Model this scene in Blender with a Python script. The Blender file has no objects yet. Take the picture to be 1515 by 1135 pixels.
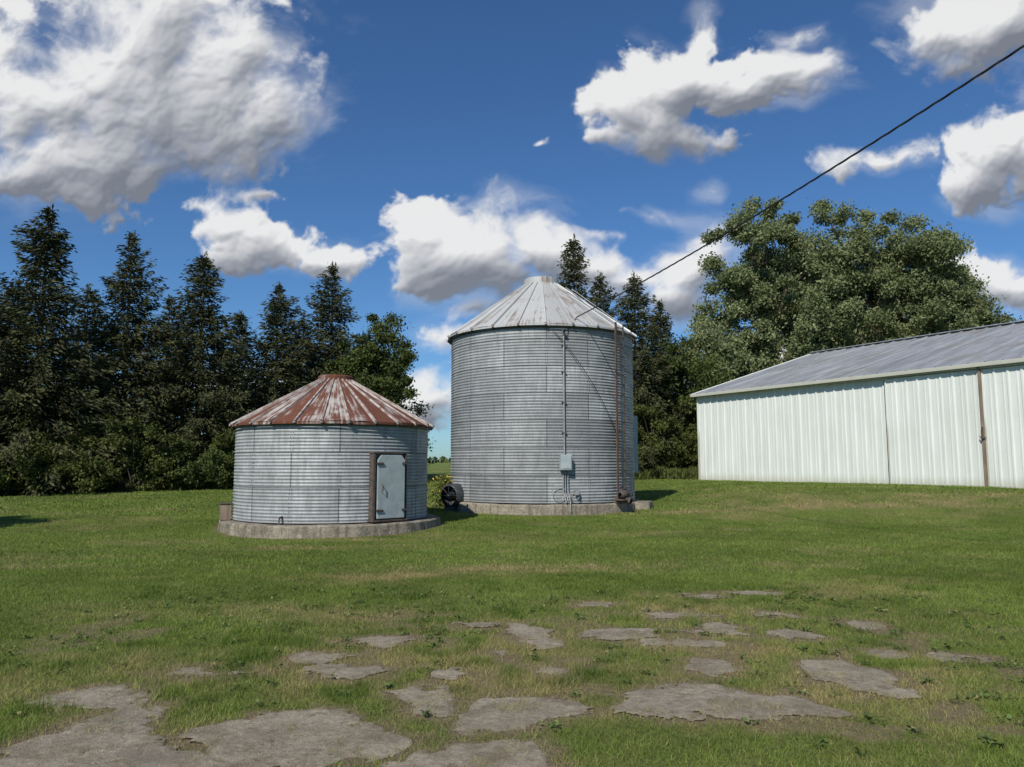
import bpy, bmesh, math, numpy as np
from mathutils import Vector, Matrix
rng = np.random.default_rng(7)
SC = bpy.context.scene
COL = SC.collection

# ------------------------------------------------------------ helpers
def link(o, parent=None):
    COL.objects.link(o)
    if parent is not None: o.parent = parent
    return o
def empty(name, loc=(0,0,0)):
    e = bpy.data.objects.new(name, None); e.location = loc; e.empty_display_size = .3
    COL.objects.link(e); return e
def npmesh(name, v, f, mat=None, attrs=None, uv=None, smooth=False):
    v = np.asarray(v, np.float32); f = np.asarray(f, np.int32)
    me = bpy.data.meshes.new(name)
    me.vertices.add(len(v)); me.vertices.foreach_set("co", v.ravel())
    k = f.shape[1]
    me.loops.add(f.size); me.loops.foreach_set("vertex_index", f.ravel())
    me.polygons.add(len(f)); me.polygons.foreach_set("loop_start", np.arange(0, f.size, k, dtype=np.int32))
    me.update(calc_edges=True)
    if attrs:
        for n, a in attrs.items():
            at = me.attributes.new(n, 'FLOAT', 'POINT'); at.data.foreach_set("value", np.asarray(a, np.float32))
    if uv is not None:
        l = me.uv_layers.new(name="UVMap")
        l.data.foreach_set("uv", np.asarray(uv, np.float32)[f.ravel()].ravel())
    me.polygons.foreach_set("use_smooth", np.full(len(f), bool(smooth)))
    if mat: me.materials.append(mat)
    return me
def obj(name, me, parent=None, loc=(0,0,0)):
    o = bpy.data.objects.new(name, me); o.location = loc; return link(o, parent)
def box(name, c, s, mat, parent=None, rot=0.0, bev=0.01):
    bm = bmesh.new(); bmesh.ops.create_cube(bm, size=1)
    bmesh.ops.scale(bm, vec=s, verts=bm.verts)
    if bev > 0: bmesh.ops.bevel(bm, geom=bm.edges[:], offset=min(bev, min(s)*.3), segments=2, affect='EDGES')
    me = bpy.data.meshes.new(name); bm.to_mesh(me); bm.free(); me.materials.append(mat)
    o = obj(name, me, parent, c); o.rotation_euler = (0,0,rot); return o
def tube_np(P, R, seg=8):
    P = np.asarray(P, float); n = len(P); V=[]; 
    for i in range(n):
        t = P[min(i+1,n-1)]-P[max(i-1,0)]; t/=np.linalg.norm(t)+1e-9
        a = np.array([0,0,1.]) if abs(t[2])<.9 else np.array([1.,0,0])
        u = np.cross(t,a); u/=np.linalg.norm(u); w=np.cross(t,u)
        for k in range(seg):
            th=2*math.pi*k/seg; V.append(P[i]+R[i]*(math.cos(th)*u+math.sin(th)*w))
    F=[]
    for i in range(n-1):
        for k in range(seg):
            F.append((i*seg+k,i*seg+(k+1)%seg,(i+1)*seg+(k+1)%seg,(i+1)*seg+k))
    return np.array(V), np.array(F)
def tube(name, P, r, mat, parent=None, seg=8, rads=None):
    V,F = tube_np(P, rads if rads is not None else [r]*len(P), seg)
    return obj(name, npmesh(name,V,F,mat,smooth=True), parent)
def merge(parts):
    V=[];F=[];o=0
    for v,f in parts:
        V.append(v);F.append(f+o);o+=len(v)
    return np.concatenate(V),np.concatenate(F)

def _h(ix,iy,s):
    n = (ix*374761393 + iy*668265263 + s*974711).astype(np.int64) & 0x7fffffff
    n = ((n ^ (n>>13))*1274126177) & 0x7fffffff
    return ((n ^ (n>>16)) & 0xffff)/65535.0
def vnoise(x,y,s=0):
    ix=np.floor(x).astype(np.int64); iy=np.floor(y).astype(np.int64)
    fx=x-ix; fy=y-iy; fx=fx*fx*(3-2*fx); fy=fy*fy*(3-2*fy)
    a=_h(ix,iy,s);b=_h(ix+1,iy,s);c=_h(ix,iy+1,s);d=_h(ix+1,iy+1,s)
    return (a*(1-fx)+b*fx)*(1-fy)+(c*(1-fx)+d*fx)*fy
def fbm(x,y,s=0,o=4,g=.5):
    t=0;a=.5;n=0
    for i in range(o):
        t=t+a*vnoise(x*2**i,y*2**i,s+i*17); n+=a; a*=g
    return t/n
def sstep(a,b,x):
    t=np.clip((x-a)/(b-a),0,1); return t*t*(3-2*t)

# ------------------------------------------------------------ materials
class NT:
    def __init__(s, tree): s.t=tree; s.n=tree.nodes; s.l=tree.links
    def add(s, typ, **kw):
        n=s.n.new(typ)
        for k,v in kw.items(): setattr(n,k,v)
        return n
    def sock(s, inp, v):
        if hasattr(v,'is_output') or isinstance(v,bpy.types.NodeSocket): s.l.new(v,inp)
        elif v is not None: inp.default_value = v
    def math(s, op, a, b=None, c=None, clamp=False):
        n=s.add('ShaderNodeMath',operation=op); n.use_clamp=clamp
        s.sock(n.inputs[0],a)
        if b is not None: s.sock(n.inputs[1],b)
        if c is not None: s.sock(n.inputs[2],c)
        return n.outputs[0]
    def vm(s, op, a, b=None, c=None):
        n=s.add('ShaderNodeVectorMath',operation=op); s.sock(n.inputs[0],a)
        if b is not None: s.sock(n.inputs[1],b)
        if c is not None: s.sock(n.inputs[2],c)
        return n.outputs[1] if op in('LENGTH','DOT_PRODUCT','DISTANCE') else n.outputs[0]
    def noise(s, vec, scale, detail=4, rough=.55, dist=0.0):
        n=s.add('ShaderNodeTexNoise'); s.sock(n.inputs['Vector'],vec); n.inputs['Scale'].default_value=scale
        n.inputs['Detail'].default_value=detail; n.inputs['Roughness'].default_value=rough; n.inputs['Distortion'].default_value=dist
        return n.outputs['Fac']
    def ramp(s, f, pts):
        n=s.add('ShaderNodeValToRGB'); s.sock(n.inputs[0],f); e=n.color_ramp.elements
        while len(e)<len(pts): e.new(.5)
        for i,(p,c) in enumerate(pts):
            e[i].position=p; e[i].color=(c,c,c,1) if isinstance(c,(int,float)) else (*c,1)
        return n.outputs[0]
    def mix(s, f, a, b, typ='MIX'):
        n=s.add('ShaderNodeMix',data_type='RGBA',blend_type=typ); s.sock(n.inputs[0],f)
        for i,v in ((6,a),(7,b)):
            if isinstance(v,(tuple,list)): v=(*v[:3],1)
            s.sock(n.inputs[i],v)
        return n.outputs[2]
    def attr(s, name): return s.add('ShaderNodeAttribute',attribute_name=name).outputs['Fac']
    def smooth(s, x, a, b):
        n=s.add('ShaderNodeMapRange',interpolation_type='SMOOTHSTEP'); s.sock(n.inputs[0],x)
        n.inputs[1].default_value=a; n.inputs[2].default_value=b; return n.outputs[0]
def newmat(name):
    m=bpy.data.materials.new(name); m.use_nodes=True
    t=NT(m.node_tree); b=m.node_tree.nodes['Principled BSDF']
    b.inputs['Roughness'].default_value=.7
    return m,t,b
def objco(t, scale=(1,1,1)):
    c=t.add('ShaderNodeTexCoord').outputs['Object']
    if scale!=(1,1,1): c=t.vm('MULTIPLY',c,scale)
    return c
def bump(t,b,h,strength=.4,dist=.02):
    n=t.add('ShaderNodeBump'); n.inputs['Strength'].default_value=strength; n.inputs['Distance'].default_value=dist
    t.sock(n.inputs['Height'],h); t.l.new(n.outputs[0],b.inputs['Normal'])
def simple(name, c1, c2, scale=6, rough=.7, metal=0.0, bstr=.2, stretch=(1,1,1)):
    m,t,b=newmat(name); co=objco(t,stretch)
    f=t.noise(co,scale,6,.6); f=t.smooth(f,.3,.7)
    t.l.new(t.mix(f,c1,c2),b.inputs['Base Color'])
    b.inputs['Roughness'].default_value=rough; b.inputs['Metallic'].default_value=metal
    bump(t,b,t.noise(co,scale*5,4,.6),bstr,.01); return m

def leafmat(name, dark, light, dry=None, trans=.25):
    m,t,b=newmat(name)
    v=t.attr('var'); col=t.mix(v,dark,light)
    if dry: col=t.mix(t.smooth(t.attr('dry'),.0,1.),col,dry)
    t.l.new(col,b.inputs['Base Color']); b.inputs['Roughness'].default_value=.65
    b.inputs['Specular IOR Level'].default_value=.2
    if trans>0:
        tr=t.add('ShaderNodeBsdfTranslucent'); t.l.new(col,tr.inputs[0])
        mx=t.add('ShaderNodeMixShader'); mx.inputs[0].default_value=trans
        t.l.new(b.outputs[0],mx.inputs[1]); t.l.new(tr.outputs[0],mx.inputs[2])
        t.l.new(mx.outputs[0],m.node_tree.nodes['Material Output'].inputs[0])
    return m
M_bark=simple('bark',(.07,.055,.04),(.14,.11,.085),8,.9,0,.6,(1,1,.25))
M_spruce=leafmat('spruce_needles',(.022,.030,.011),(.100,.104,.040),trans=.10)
M_leaf=leafmat('cottonwood_leaves',(.098,.125,.048),(.285,.32,.155),trans=.34)
M_leafd=leafmat('dark_leaves',(.036,.052,.015),(.110,.138,.036),trans=.25)
M_shrub=leafmat('shrub_leaves',(.036,.052,.014),(.125,.142,.036),trans=.25)
M_grass=leafmat('grass_blades',(.080,.130,.018),(.210,.285,.055),(.38,.31,.14),trans=.30)
M_weed=leafmat('broadleaf_weeds',(.05,.085,.02),(.12,.18,.05),(.3,.25,.12),trans=.25)
M_rust=simple('rusted_steel',(.075,.045,.034),(.14,.085,.062),9,.8,.1,.3)
M_darkrust=simple('dark_rusted_steel',(.05,.04,.034),(.11,.085,.07),9,.8,.1,.3)
M_dark=simple('dark_paint',(.02,.024,.03),(.05,.055,.06),8,.5)
M_box=simple('grey_blue_enamel',(.29,.335,.345),(.38,.43,.435),4,.6,.1,.05)
M_galvp=simple('galvanized_pipe',(.24,.25,.26),(.38,.39,.39),10,.55,.4,.1)
M_wire=simple('cable_insulation',(.012,.012,.013),(.03,.03,.03),20,.6)
M_yellow=simple('yellow_flowers',(.45,.33,.02),(.6,.45,.04),12,.7)
M_wood=simple('weathered_wood',(.14,.10,.07),(.27,.21,.16),7,.85,0,.4,(1,1,.15))
m,t,b=newmat('weathered_concrete'); co=objco(t); n1=t.noise(co,2.,6,.65); n2=t.noise(co,16,5,.7); n3=t.noise(t.vm('MULTIPLY',co,(1,1,.12)),7,4,.6)
col=t.mix(t.smooth(n1,.3,.7),(.18,.16,.12),(.37,.325,.255)); col=t.mix(1.0,col,t.ramp(n2,[(.25,.6),(.75,1.18)]),'MULTIPLY'); col=t.mix(t.math('MULTIPLY',t.smooth(n3,.48,.66),.7),col,(.10,.08,.055))
t.l.new(col,b.inputs['Base Color']); b.inputs['Roughness'].default_value=.95; bump(t,b,n2,.9,.04); M_conc=m

def m_wall(name, rowh, brickw, base1, base2, rustamt):
    m,t,b=newmat(name)
    uv=t.add('ShaderNodeUVMap',uv_map='UVMap').outputs[0]
    br=t.add('ShaderNodeTexBrick'); br.offset=.5; t.l.new(uv,br.inputs['Vector'])
    br.inputs['Color1'].default_value=(*base1,1); br.inputs['Color2'].default_value=(*base2,1)
    br.inputs['Mortar'].default_value=(.075,.075,.08,1); br.inputs['Scale'].default_value=1
    br.inputs['Mortar Size'].default_value=.019; br.inputs['Mortar Smooth'].default_value=.5
    br.inputs['Brick Width'].default_value=brickw; br.inputs['Row Height'].default_value=rowh
    st=t.vm('MULTIPLY',uv,(1,.18,1)); n1=t.noise(st,7,6,.65); n2=t.noise(uv,1.1,4,.6); n3=t.noise(st,26,3,.6); n5=t.noise(t.vm('MULTIPLY',uv,(.25,1,1)),5,4,.6)
    col=t.mix(t.math('MULTIPLY',t.smooth(n1,.35,.75),.7),br.outputs['Color'],(.24,.25,.255))
    k=t.ramp(n2,[(.3,.76),(.7,1.14)]); col=t.mix(1.0,col,k,'MULTIPLY')
    k3=t.ramp(n3,[(.3,.84),(.75,1.12)]); col=t.mix(1.0,col,k3,'MULTIPLY')
    col=t.mix(1.0,col,t.ramp(n5,[(.3,.84),(.7,1.12)]),'MULTIPLY')
    s2=t.vm('MULTIPLY',uv,(1,.10,1)); r=t.smooth(t.noise(s2,5,5,.7),.58,.74)
    r=t.math('MULTIPLY',r,rustamt); col=t.mix(r,col,(.15,.105,.075))
    spk=t.smooth(t.noise(uv,38,2,.5),.68,.78); col=t.mix(t.math('MULTIPLY',spk,.6),col,(.14,.10,.07))
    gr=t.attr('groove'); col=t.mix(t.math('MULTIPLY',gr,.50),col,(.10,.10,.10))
    t.l.new(col,b.inputs['Base Color']); b.inputs['Metallic'].default_value=.12
    t.l.new(t.ramp(n1,[(.3,.55),(.8,.8)]),b.inputs['Roughness']); b.inputs['Specular IOR Level'].default_value=.35
    bump(t,b,t.noise(uv,5,3,.5),.25,.02)
    return m
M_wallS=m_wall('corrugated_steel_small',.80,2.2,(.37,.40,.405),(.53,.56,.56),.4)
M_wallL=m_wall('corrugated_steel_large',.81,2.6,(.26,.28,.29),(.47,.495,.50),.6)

def m_roof(name, rusty):
    m,t,b=newmat(name)
    uv=t.add('ShaderNodeUVMap',uv_map='UVMap').outputs[0]; pv=t.attr('var')
    st=t.vm('MULTIPLY',uv,(1,.35,1)); n=t.noise(st,4.5,6,.65); n2=t.noise(uv,9,4,.6); co=objco(t); n3=t.noise(co,1.6,4,.6)
    ns=t.noise(t.vm('MULTIPLY',uv,(5,.30,1)),1.6,5,.6)
    if rusty:
        f=t.math('ADD',t.math('MULTIPLY',pv,.16),t.math('MULTIPLY',n,.45)); f=t.math('ADD',f,t.math('MULTIPLY',n3,.35)); f=t.math('ADD',f,t.math('MULTIPLY',ns,.55))
        f=t.smooth(f,.62,.76)
        rust=t.mix(n2,(.075,.030,.020),(.175,.070,.044)); gal=t.mix(n2,(.26,.24,.22),(.50,.48,.45))
        col=t.mix(f,gal,rust)
        b.inputs['Metallic'].default_value=.05; b.inputs['Roughness'].default_value=.85; b.inputs['Specular IOR Level'].default_value=.2
    else:
        gal=t.mix(n2,(.37,.375,.37),(.56,.565,.55)); gal=t.mix(1.0,gal,t.ramp(pv,[(0,.70),(1,1.08)]),'MULTIPLY')
        f=t.smooth(t.math('ADD',t.math('MULTIPLY',ns,.7),t.math('MULTIPLY',n3,.5)),.60,.74)
        col=t.mix(t.math('MULTIPLY',f,.8),gal,(.20,.14,.10))
        b.inputs['Metallic'].default_value=.15; b.inputs['Roughness'].default_value=.6
    t.l.new(col,b.inputs['Base Color']); bump(t,b,n2,.25,.02)
    return m
M_roofS=m_roof('rusted_roof_steel',True); M_roofL=m_roof('galvanized_roof_steel',False)
M_ribS=simple('worn_roof_rib',(.17,.10,.075),(.46,.43,.40),5,.8,.05,.2)

# ------------------------------------------------------------ terrain
YK=[-80,0,14,17,22,26,33,40,60,120,300,3500]; ZK=[0,0,.02,.05,.2,.34,.46,.75,1.05,1.5,2.0,3.0]
def terr(x,y):
    x=np.asarray(x,float); y=np.asarray(y,float)
    z=np.interp(y,YK,ZK)
    w=sstep(3.5,10,x)*sstep(19,27,y)*(1-sstep(45,75,y))
    z=z*(1-w)+.86*w
    z=z+(fbm(x*.25,y*.25,3)-.5)*.10*sstep(2,8,y)*(1-sstep(120,200,y)) + (fbm(x*1.3,y*1.3,9,3)-.5)*.03
    return z
def tz(x,y): return float(terr(np.array([x]),np.array([y]))[0])

def ell(cx,cy,rx,ry,seed):
    r=np.random.default_rng(seed); n=9; P=[]
    for i in range(n):
        a=2*math.pi*i/n+r.uniform(-.28,.28); k=r.uniform(.62,1.25)
        P.append((cx+rx*k*math.cos(a),cy+ry*k*math.sin(a)))
    return P
SL=[[(-3.0,5.10),(-2.78,5.47),(-2.35,5.54),(-2.30,5.1),(-2.12,4.74),(-1.70,4.57),(-1.50,4.15),(-2.9,4.1),(-3.0,4.68)],
[(-2.11,4.92),(-1.76,5.28),(-1.38,5.37),(-.97,5.25),(-.60,4.88),(-.72,4.54),(-1.08,4.38),(-1.65,4.40)],
[(-.71,4.41),(-.31,4.68),(.135,4.78),(.33,4.38),(.15,3.9),(-.58,3.9)],
[(-.27,5.72),(.16,5.70),(.55,5.58),(.45,5.28),(.10,5.02),(-.28,4.88),(-.38,5.14)],
[(-.95,5.80),(-.55,5.90),(-.32,5.65),(-.42,5.16),(-.70,5.20)],
[(.90,5.86),(1.3,5.98),(1.71,5.80),(2.10,5.68),(2.26,5.3),(1.62,5.08),(1.13,5.10),(.74,5.34)],
[(2.42,6.65),(2.97,6.98),(3.05,6.36),(2.98,5.62),(2.5,5.70),(2.36,6.08)]]
for i,e in enumerate([(1.63,6.5,.26,.28),(3.68,8.1,.26,.27),(1.95,8.6,.46,.28),(1.02,7.63,.34,.28),(2.06,7.78,.32,.36),(.14,7.78,.24,.34),
 (-1.28,7.44,.46,.27),(-1.72,6.86,.32,.25),(-1.33,6.4,.42,.24),(-.4,6.22,.26,.22),(.34,6.28,.25,.19),(-3.1,5.62,.38,.29),(-2.57,6.3,.40,.20),
 (3.28,10.,.44,.30),(.97,9.2,.26,.28),(2.8,7.66,.37,.22),(1.3,7.2,.2,.2),(.3,7.25,.24,.2),(3.9,6.75,.32,.2),(2.5,9.9,.22,.22),(-.1,6.9,.19,.24),(1.7,7.25,.3,.2),(-.3,8.1,.24,.17),(3.3,6.9,.2,.2),(2.9,8.6,.25,.2)]):
    SL.append(ell(*e,seed=i+50))
SLR=[np.array(p) for p in SL]
def polydist(x,y):
    d=np.full(len(x),.6)
    for P in SLR:
        mn=P.min(0)-.6; mx=P.max(0)+.6
        idx=np.where((x>mn[0])&(x<mx[0])&(y>mn[1])&(y<mx[1]))[0]
        for s in range(0,len(idx),60000):
            ii=idx[s:s+60000]; px=x[ii][:,None]; py=y[ii][:,None]
            ax,ay=P[:,0][None],P[:,1][None]; R=np.roll(P,-1,0); bx,by=R[:,0][None],R[:,1][None]
            ex,ey=bx-ax,by-ay; tt=np.clip(((px-ax)*ex+(py-ay)*ey)/(ex*ex+ey*ey+1e-9),0,1)
            dd=np.sqrt((px-ax-tt*ex)**2+(py-ay-tt*ey)**2).min(1)
            cr=((ay>py)!=(by>py))&(px<(bx-ax)*(py-ay)/(by-ay+1e-12)+ax)
            ins=cr.sum(1)%2==1
            d[ii]=np.minimum(d[ii],np.where(ins,-dd,dd))
    return d
def slabdist(x,y):
    n=fbm(x*3.2,y*3.2,401,5)-.5; n2=fbm(x*16,y*16,77,3)-.5
    return polydist(x,y)+n*.42+n2*.14+.02
def dryness(x,y):
    n=fbm(x*.45,y*.8,21,4); n2=fbm(x*3,y*3,5,3); n3=fbm(x*1.1,y*1.6,921,4)
    d=sstep(.53,.74,n)*.42+sstep(.55,.72,n3)*.22
    for cx,cy,rx,ry,k in [(.3,12.3,2.2,.6,1.1),(-1.6,11.6,1.,.4,.9),(9,22.5,7,.6,1.),(16,24,6,.8,1.),(-5.2,15.2,1.8,.4,.6),(2,8.5,3.8,1.6,.50),(-1.6,6.2,3.2,1.3,.52),(1.8,6.0,3.2,1.3,.45),(-3.5,16.6,1.6,.3,1.),(4,13,2.5,.5,.35)]:
        q=((x-cx)/rx)**2+((y-cy)/ry)**2; d=d+k*np.exp(-q)*(.25+n2)
    return np.clip(d*(.3+n2*1.2),0,1)

def grow(a,b,d0,g):
    out=[a];d=d0
    while out[-1]<b: out.append(out[-1]+d); d*=g
    return out
xs=np.arange(-8,8.01,.06); xr=np.array(grow(8,3500,.09,1.09))[1:]; xs=np.concatenate([-xr[::-1],xs,xr])
ys=np.concatenate([np.arange(-60,3,3.),np.arange(3.3,13,.05),np.array(grow(13,3500,.08,1.035))])
GX,GY=np.meshgrid(xs,ys); gx=GX.ravel(); gy=GY.ravel()
sd=slabdist(gx,gy)
gz=terr(gx,gy)
nx=len(xs); ny=len(ys); I=np.arange((ny-1)*(nx-1)); r=I//(nx-1); c=I%(nx-1); a=r*nx+c
F=np.stack([a,a+1,a+nx+1,a+nx],1)
def dirtf(x,y,sd):
    n=fbm(x*4,y*4,77,4)
    ring=1-sstep(-.03,.22,sd+(n-.5)*.38)
    patch=sstep(.57,.69,fbm(x*1.6,y*2.4,33,4)+.10*(n-.5))*sstep(3,4,y)*(1-sstep(7.5,10,y))*sstep(-6,-4,x)*(1-sstep(4,6,x))
    return np.clip(np.maximum(ring,patch*.8),0,1)
dirt=dirtf(gx,gy,sd)
bare=np.zeros_like(gx)
for cx,cy,rr in [(-4.63,19.58,2.73),(1.0,25.1,3.2)]:
    q=np.hypot(gx-cx,gy-cy); bare=np.maximum(bare,1-sstep(rr+.02,rr+.28,q))
dirt=np.maximum(dirt,bare)
m,t,b=newmat('lawn_ground')
co=objco(t); n1=t.noise(co,.35,5,.6); n2=t.noise(co,3.5,6,.7); n3=t.noise(co,22,5,.75); n4=t.noise(t.vm('MULTIPLY',co,(1,.3,1)),70,3,.7)
col=t.mix(t.smooth(n3,.3,.7),(.062,.096,.015),(.17,.225,.045))
col=t.mix(t.math('MULTIPLY',t.smooth(n2,.35,.75),.5),col,(.10,.14,.026))
col=t.mix(t.math('MULTIPLY',t.smooth(n1,.4,.7),.35),col,(.18,.21,.055))
col=t.mix(1.0,col,t.ramp(n4,[(.25,.6),(.75,1.35)]),'MULTIPLY')
col=t.mix(t.math('MULTIPLY',t.attr('dry'),.85),col,t.mix(n3,(.17,.13,.055),(.37,.30,.15)))
soil=t.mix(n3,(.11,.078,.045),(.34,.27,.17))
col=t.mix(t.attr('dirt'),col,soil)
t.l.new(col,b.inputs['Base Color']); b.inputs['Roughness'].default_value=.95; b.inputs['Specular IOR Level'].default_value=.15
bump(t,b,t.math('ADD',n3,n4),.9,.05)
obj('ground',npmesh('ground',np.stack([gx,gy,gz],1),F,m,{'dry':dryness(gx,gy),'dirt':dirt},smooth=True))

m,t,b=newmat('broken_concrete'); co=objco(t)
n1=t.noise(co,2.2,6,.65); n2=t.noise(co,24,6,.75); n3=t.noise(co,150,2,.6); n4=t.noise(co,7,5,.7); n5=t.noise(co,3.2,5,.65)
col=t.mix(t.smooth(n1,.3,.7),(.29,.245,.175),(.46,.40,.305)); col=t.mix(1.0,col,t.ramp(n2,[(.25,.52),(.75,1.22)]),'MULTIPLY')
col=t.mix(1.0,col,t.ramp(n3,[(.3,.6),(.7,1.25)]),'MULTIPLY')
col=t.mix(t.math('MULTIPLY',t.smooth(n4,.50,.66),.65),col,(.17,.13,.085))
col=t.mix(t.math('MULTIPLY',t.smooth(n5,.52,.68),.5),col,(.21,.185,.15))
ed=t.math('ADD',t.attr('edge'),t.math('MULTIPLY_ADD',n4,.30,-.13)); col=t.mix(t.smooth(ed,-.03,.08),(.20,.155,.10),col)
t.l.new(col,b.inputs['Base Color']); b.inputs['Roughness'].default_value=.95; b.inputs['Specular IOR Level'].default_value=.2
bump(t,b,t.math('ADD',n2,t.math('MULTIPLY',n3,.6)),1.0,.022)
st=.011; X1=np.arange(-3.9,4.5,st); Y1=np.arange(3.8,10.5,st); AX,AY=np.meshgrid(X1,Y1); ax_=AX.ravel(); ay_=AY.ravel()
pd=slabdist(ax_,ay_)
ins=pd<0; w1=len(X1); cell=(ins.reshape(len(Y1),w1)); cc=cell[:-1,:-1]&cell[1:,:-1]&cell[:-1,1:]&cell[1:,1:]
rr_,c_=np.where(cc); a=rr_*w1+c_; F=np.stack([a,a+1,a+w1+1,a+w1],1); us,inv=np.unique(F,return_inverse=True); F=inv.reshape(-1,4)
vx,vy,ve=ax_[us],ay_[us],-pd[us]
ck=np.abs(fbm(vx*1.1,vy*1.1,808,5)-.5)
tilt=(fbm(vx*1.1,vy*1.1,55,2)-.5)*.02
vz=terr(vx,vy)+.004+.008*sstep(0,.06,ve)+np.clip(tilt,-.003,.012)+(fbm(vx*20,vy*20,5,3)-.5)*.006-.008*(ck<.005)*(ve>.05)
obj('broken_concrete_path',npmesh('broken_concrete_path',np.stack([vx,vy,vz],1),F,m,{'edge':ve},smooth=True))

# grass
def blades(y0,y1,dens,h,w,seed):
    r=np.random.default_rng(seed); xm=.76*y1+1; A=2*xm*(y1-y0); n=int(A*dens)
    x=r.uniform(-xm,xm,n); y=r.uniform(y0,y1,n); k=np.abs(x)<.76*y+1; x=x[k];y=y[k]
    dens_n=fbm(x*2.3,y*2.3,11,3)
    k=r.random(len(x))<(.5+1.1*dens_n); x=x[k];y=y[k]
    dd=np.zeros(len(x)); s=np.full(len(x),.6)
    if y0<11:
        s=slabdist(x,y); dd=dirtf(x,y,s)
        ov=fbm(x*5,y*5,511,3)
        k=(r.random(len(x))>np.where(s<-.04,.985-.62*(ov>.645),dd*.76)); x=x[k];y=y[k]; s=s[k]; dd=dd[k]
    k=np.ones(len(x),bool)
    for cx,cy,rr in [(-4.63,19.58,2.78),(1.0,25.1,3.25)]:
        k&=np.hypot(x-cx,y-cy)>rr
    ex=x-9.9;ey=y-39.7; al=ex*.5075-ey*.8617; ac=ex*.8617+ey*.5075
    k&=~((al>-.1)&(ac>-.05)&(ac<20)); x=x[k];y=y[k];dd=dd[k];s=s[k]
    n=len(x); z=terr(x,y)-.004
    tuft=fbm(x*1.7,y*1.7,91,3); tall=sstep(.60,.76,fbm(x*2.6,y*2.6,191,3))*.8*sstep(3,4,y)*(1-sstep(9,12,y))
    edge=np.exp(-(np.clip(s,0,1)/.10)**2)*.45
    hh=h*(.5+.9*r.random(n))*(.55+.75*tuft+tall+edge)*(1-.25*dd)
    an=r.uniform(0,2*math.pi,n); ln=r.uniform(.1,1.3,n)*hh; la=r.uniform(0,2*math.pi,n)
    ww=w*r.uniform(.6,1.4,n)
    dx=np.cos(an)*ww/2; dy=np.sin(an)*ww/2
    V=np.empty((n,3,3),np.float32)
    V[:,0]=np.stack([x-dx,y-dy,z],1);V[:,1]=np.stack([x+dx,y+dy,z],1)
    V[:,2]=np.stack([x+np.cos(la)*ln,y+np.sin(la)*ln,z+hh],1)
    var=np.clip(.12+.5*r.random(n)+1.3*(fbm(x*.7,y*.7,61,3)-.40)+.7*(fbm(x*4,y*4,661,2)-.5)-.4*tall,0,1)
    dry=np.clip(dryness(x,y)*1.0+dd*.40+(r.random(n)<.11)*.8*r.random(n)-.5*tall,0,1)*r.uniform(.5,1,n)
    return V.reshape(-1,3),np.repeat(var,3),np.repeat(dry,3)
parts=[blades(3.6,7.5,6200,.036,.0048,1),blades(7.5,12,3000,.038,.007,2),blades(12,22,950,.040,.012,3),blades(22,44,170,.055,.028,4)]
V=np.concatenate([p[0] for p in parts]); va=np.concatenate([p[1] for p in parts]); dr=np.concatenate([p[2] for p in parts])
obj('grass',npmesh('grass',V,np.arange(len(V)).reshape(-1,3),M_grass,{'var':va,'dry':dr}))
print('blades',len(V)//3)

# ------------------------------------------------------------ trees
def leaf_quads(C, size, r, up=.4, elong=1.0, dirs=None):
    n=len(C)
    if dirs is None:
        d=r.normal(size=(n,3))
    else: d=dirs+r.normal(size=(n,3))*.25
    d/=np.linalg.norm(d,axis=1)[:,None]+1e-9
    nn=r.normal(size=(n,3)); nn[:,2]+=up; s=np.cross(d,nn); s/=np.linalg.norm(s,axis=1)[:,None]+1e-9
    L=(size*r.uniform(.6,1.3,n))[:,None]; W=L*.55/elong
    V=np.stack([C-d*L*.5,C+s*W*.5,C+d*L*.5,C-s*W*.5],1).reshape(-1,3)
    return V,np.arange(4*n).reshape(-1,4)
r=np.random.default_rng(77); nc=420; cx=r.uniform(-5,5.4,nc); cy=3.9+r.random(nc)**.8*6.5; s_=slabdist(cx,cy); k=(s_>.02)&(np.abs(cx)<.76*cy); cx=cx[k];cy=cy[k]
C=[];Dd=[]
for x_,y_ in zip(cx,cy):
    kk=r.integers(8,22); an=r.uniform(0,6.28,kk); rad=r.uniform(.01,.07,kk)*r.uniform(.6,1.5)
    xx=x_+np.cos(an)*rad; yy=y_+np.sin(an)*rad; C.append(np.stack([xx,yy,terr(xx,yy)+r.uniform(.012,.045,kk)],1)); Dd.append(np.stack([np.cos(an),np.sin(an),r.uniform(-.1,.6,kk)],1))
C=np.concatenate(C);Dd=np.concatenate(Dd); LV,LF=leaf_quads(C,.034,r,2.5,.8,Dd)
obj('lawn_weeds',npmesh('lawn_weeds',LV,LF,M_weed,{'var':np.repeat(r.random(len(C)),4),'dry':np.repeat((r.random(len(C))<.1)*.8,4)}))

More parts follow.
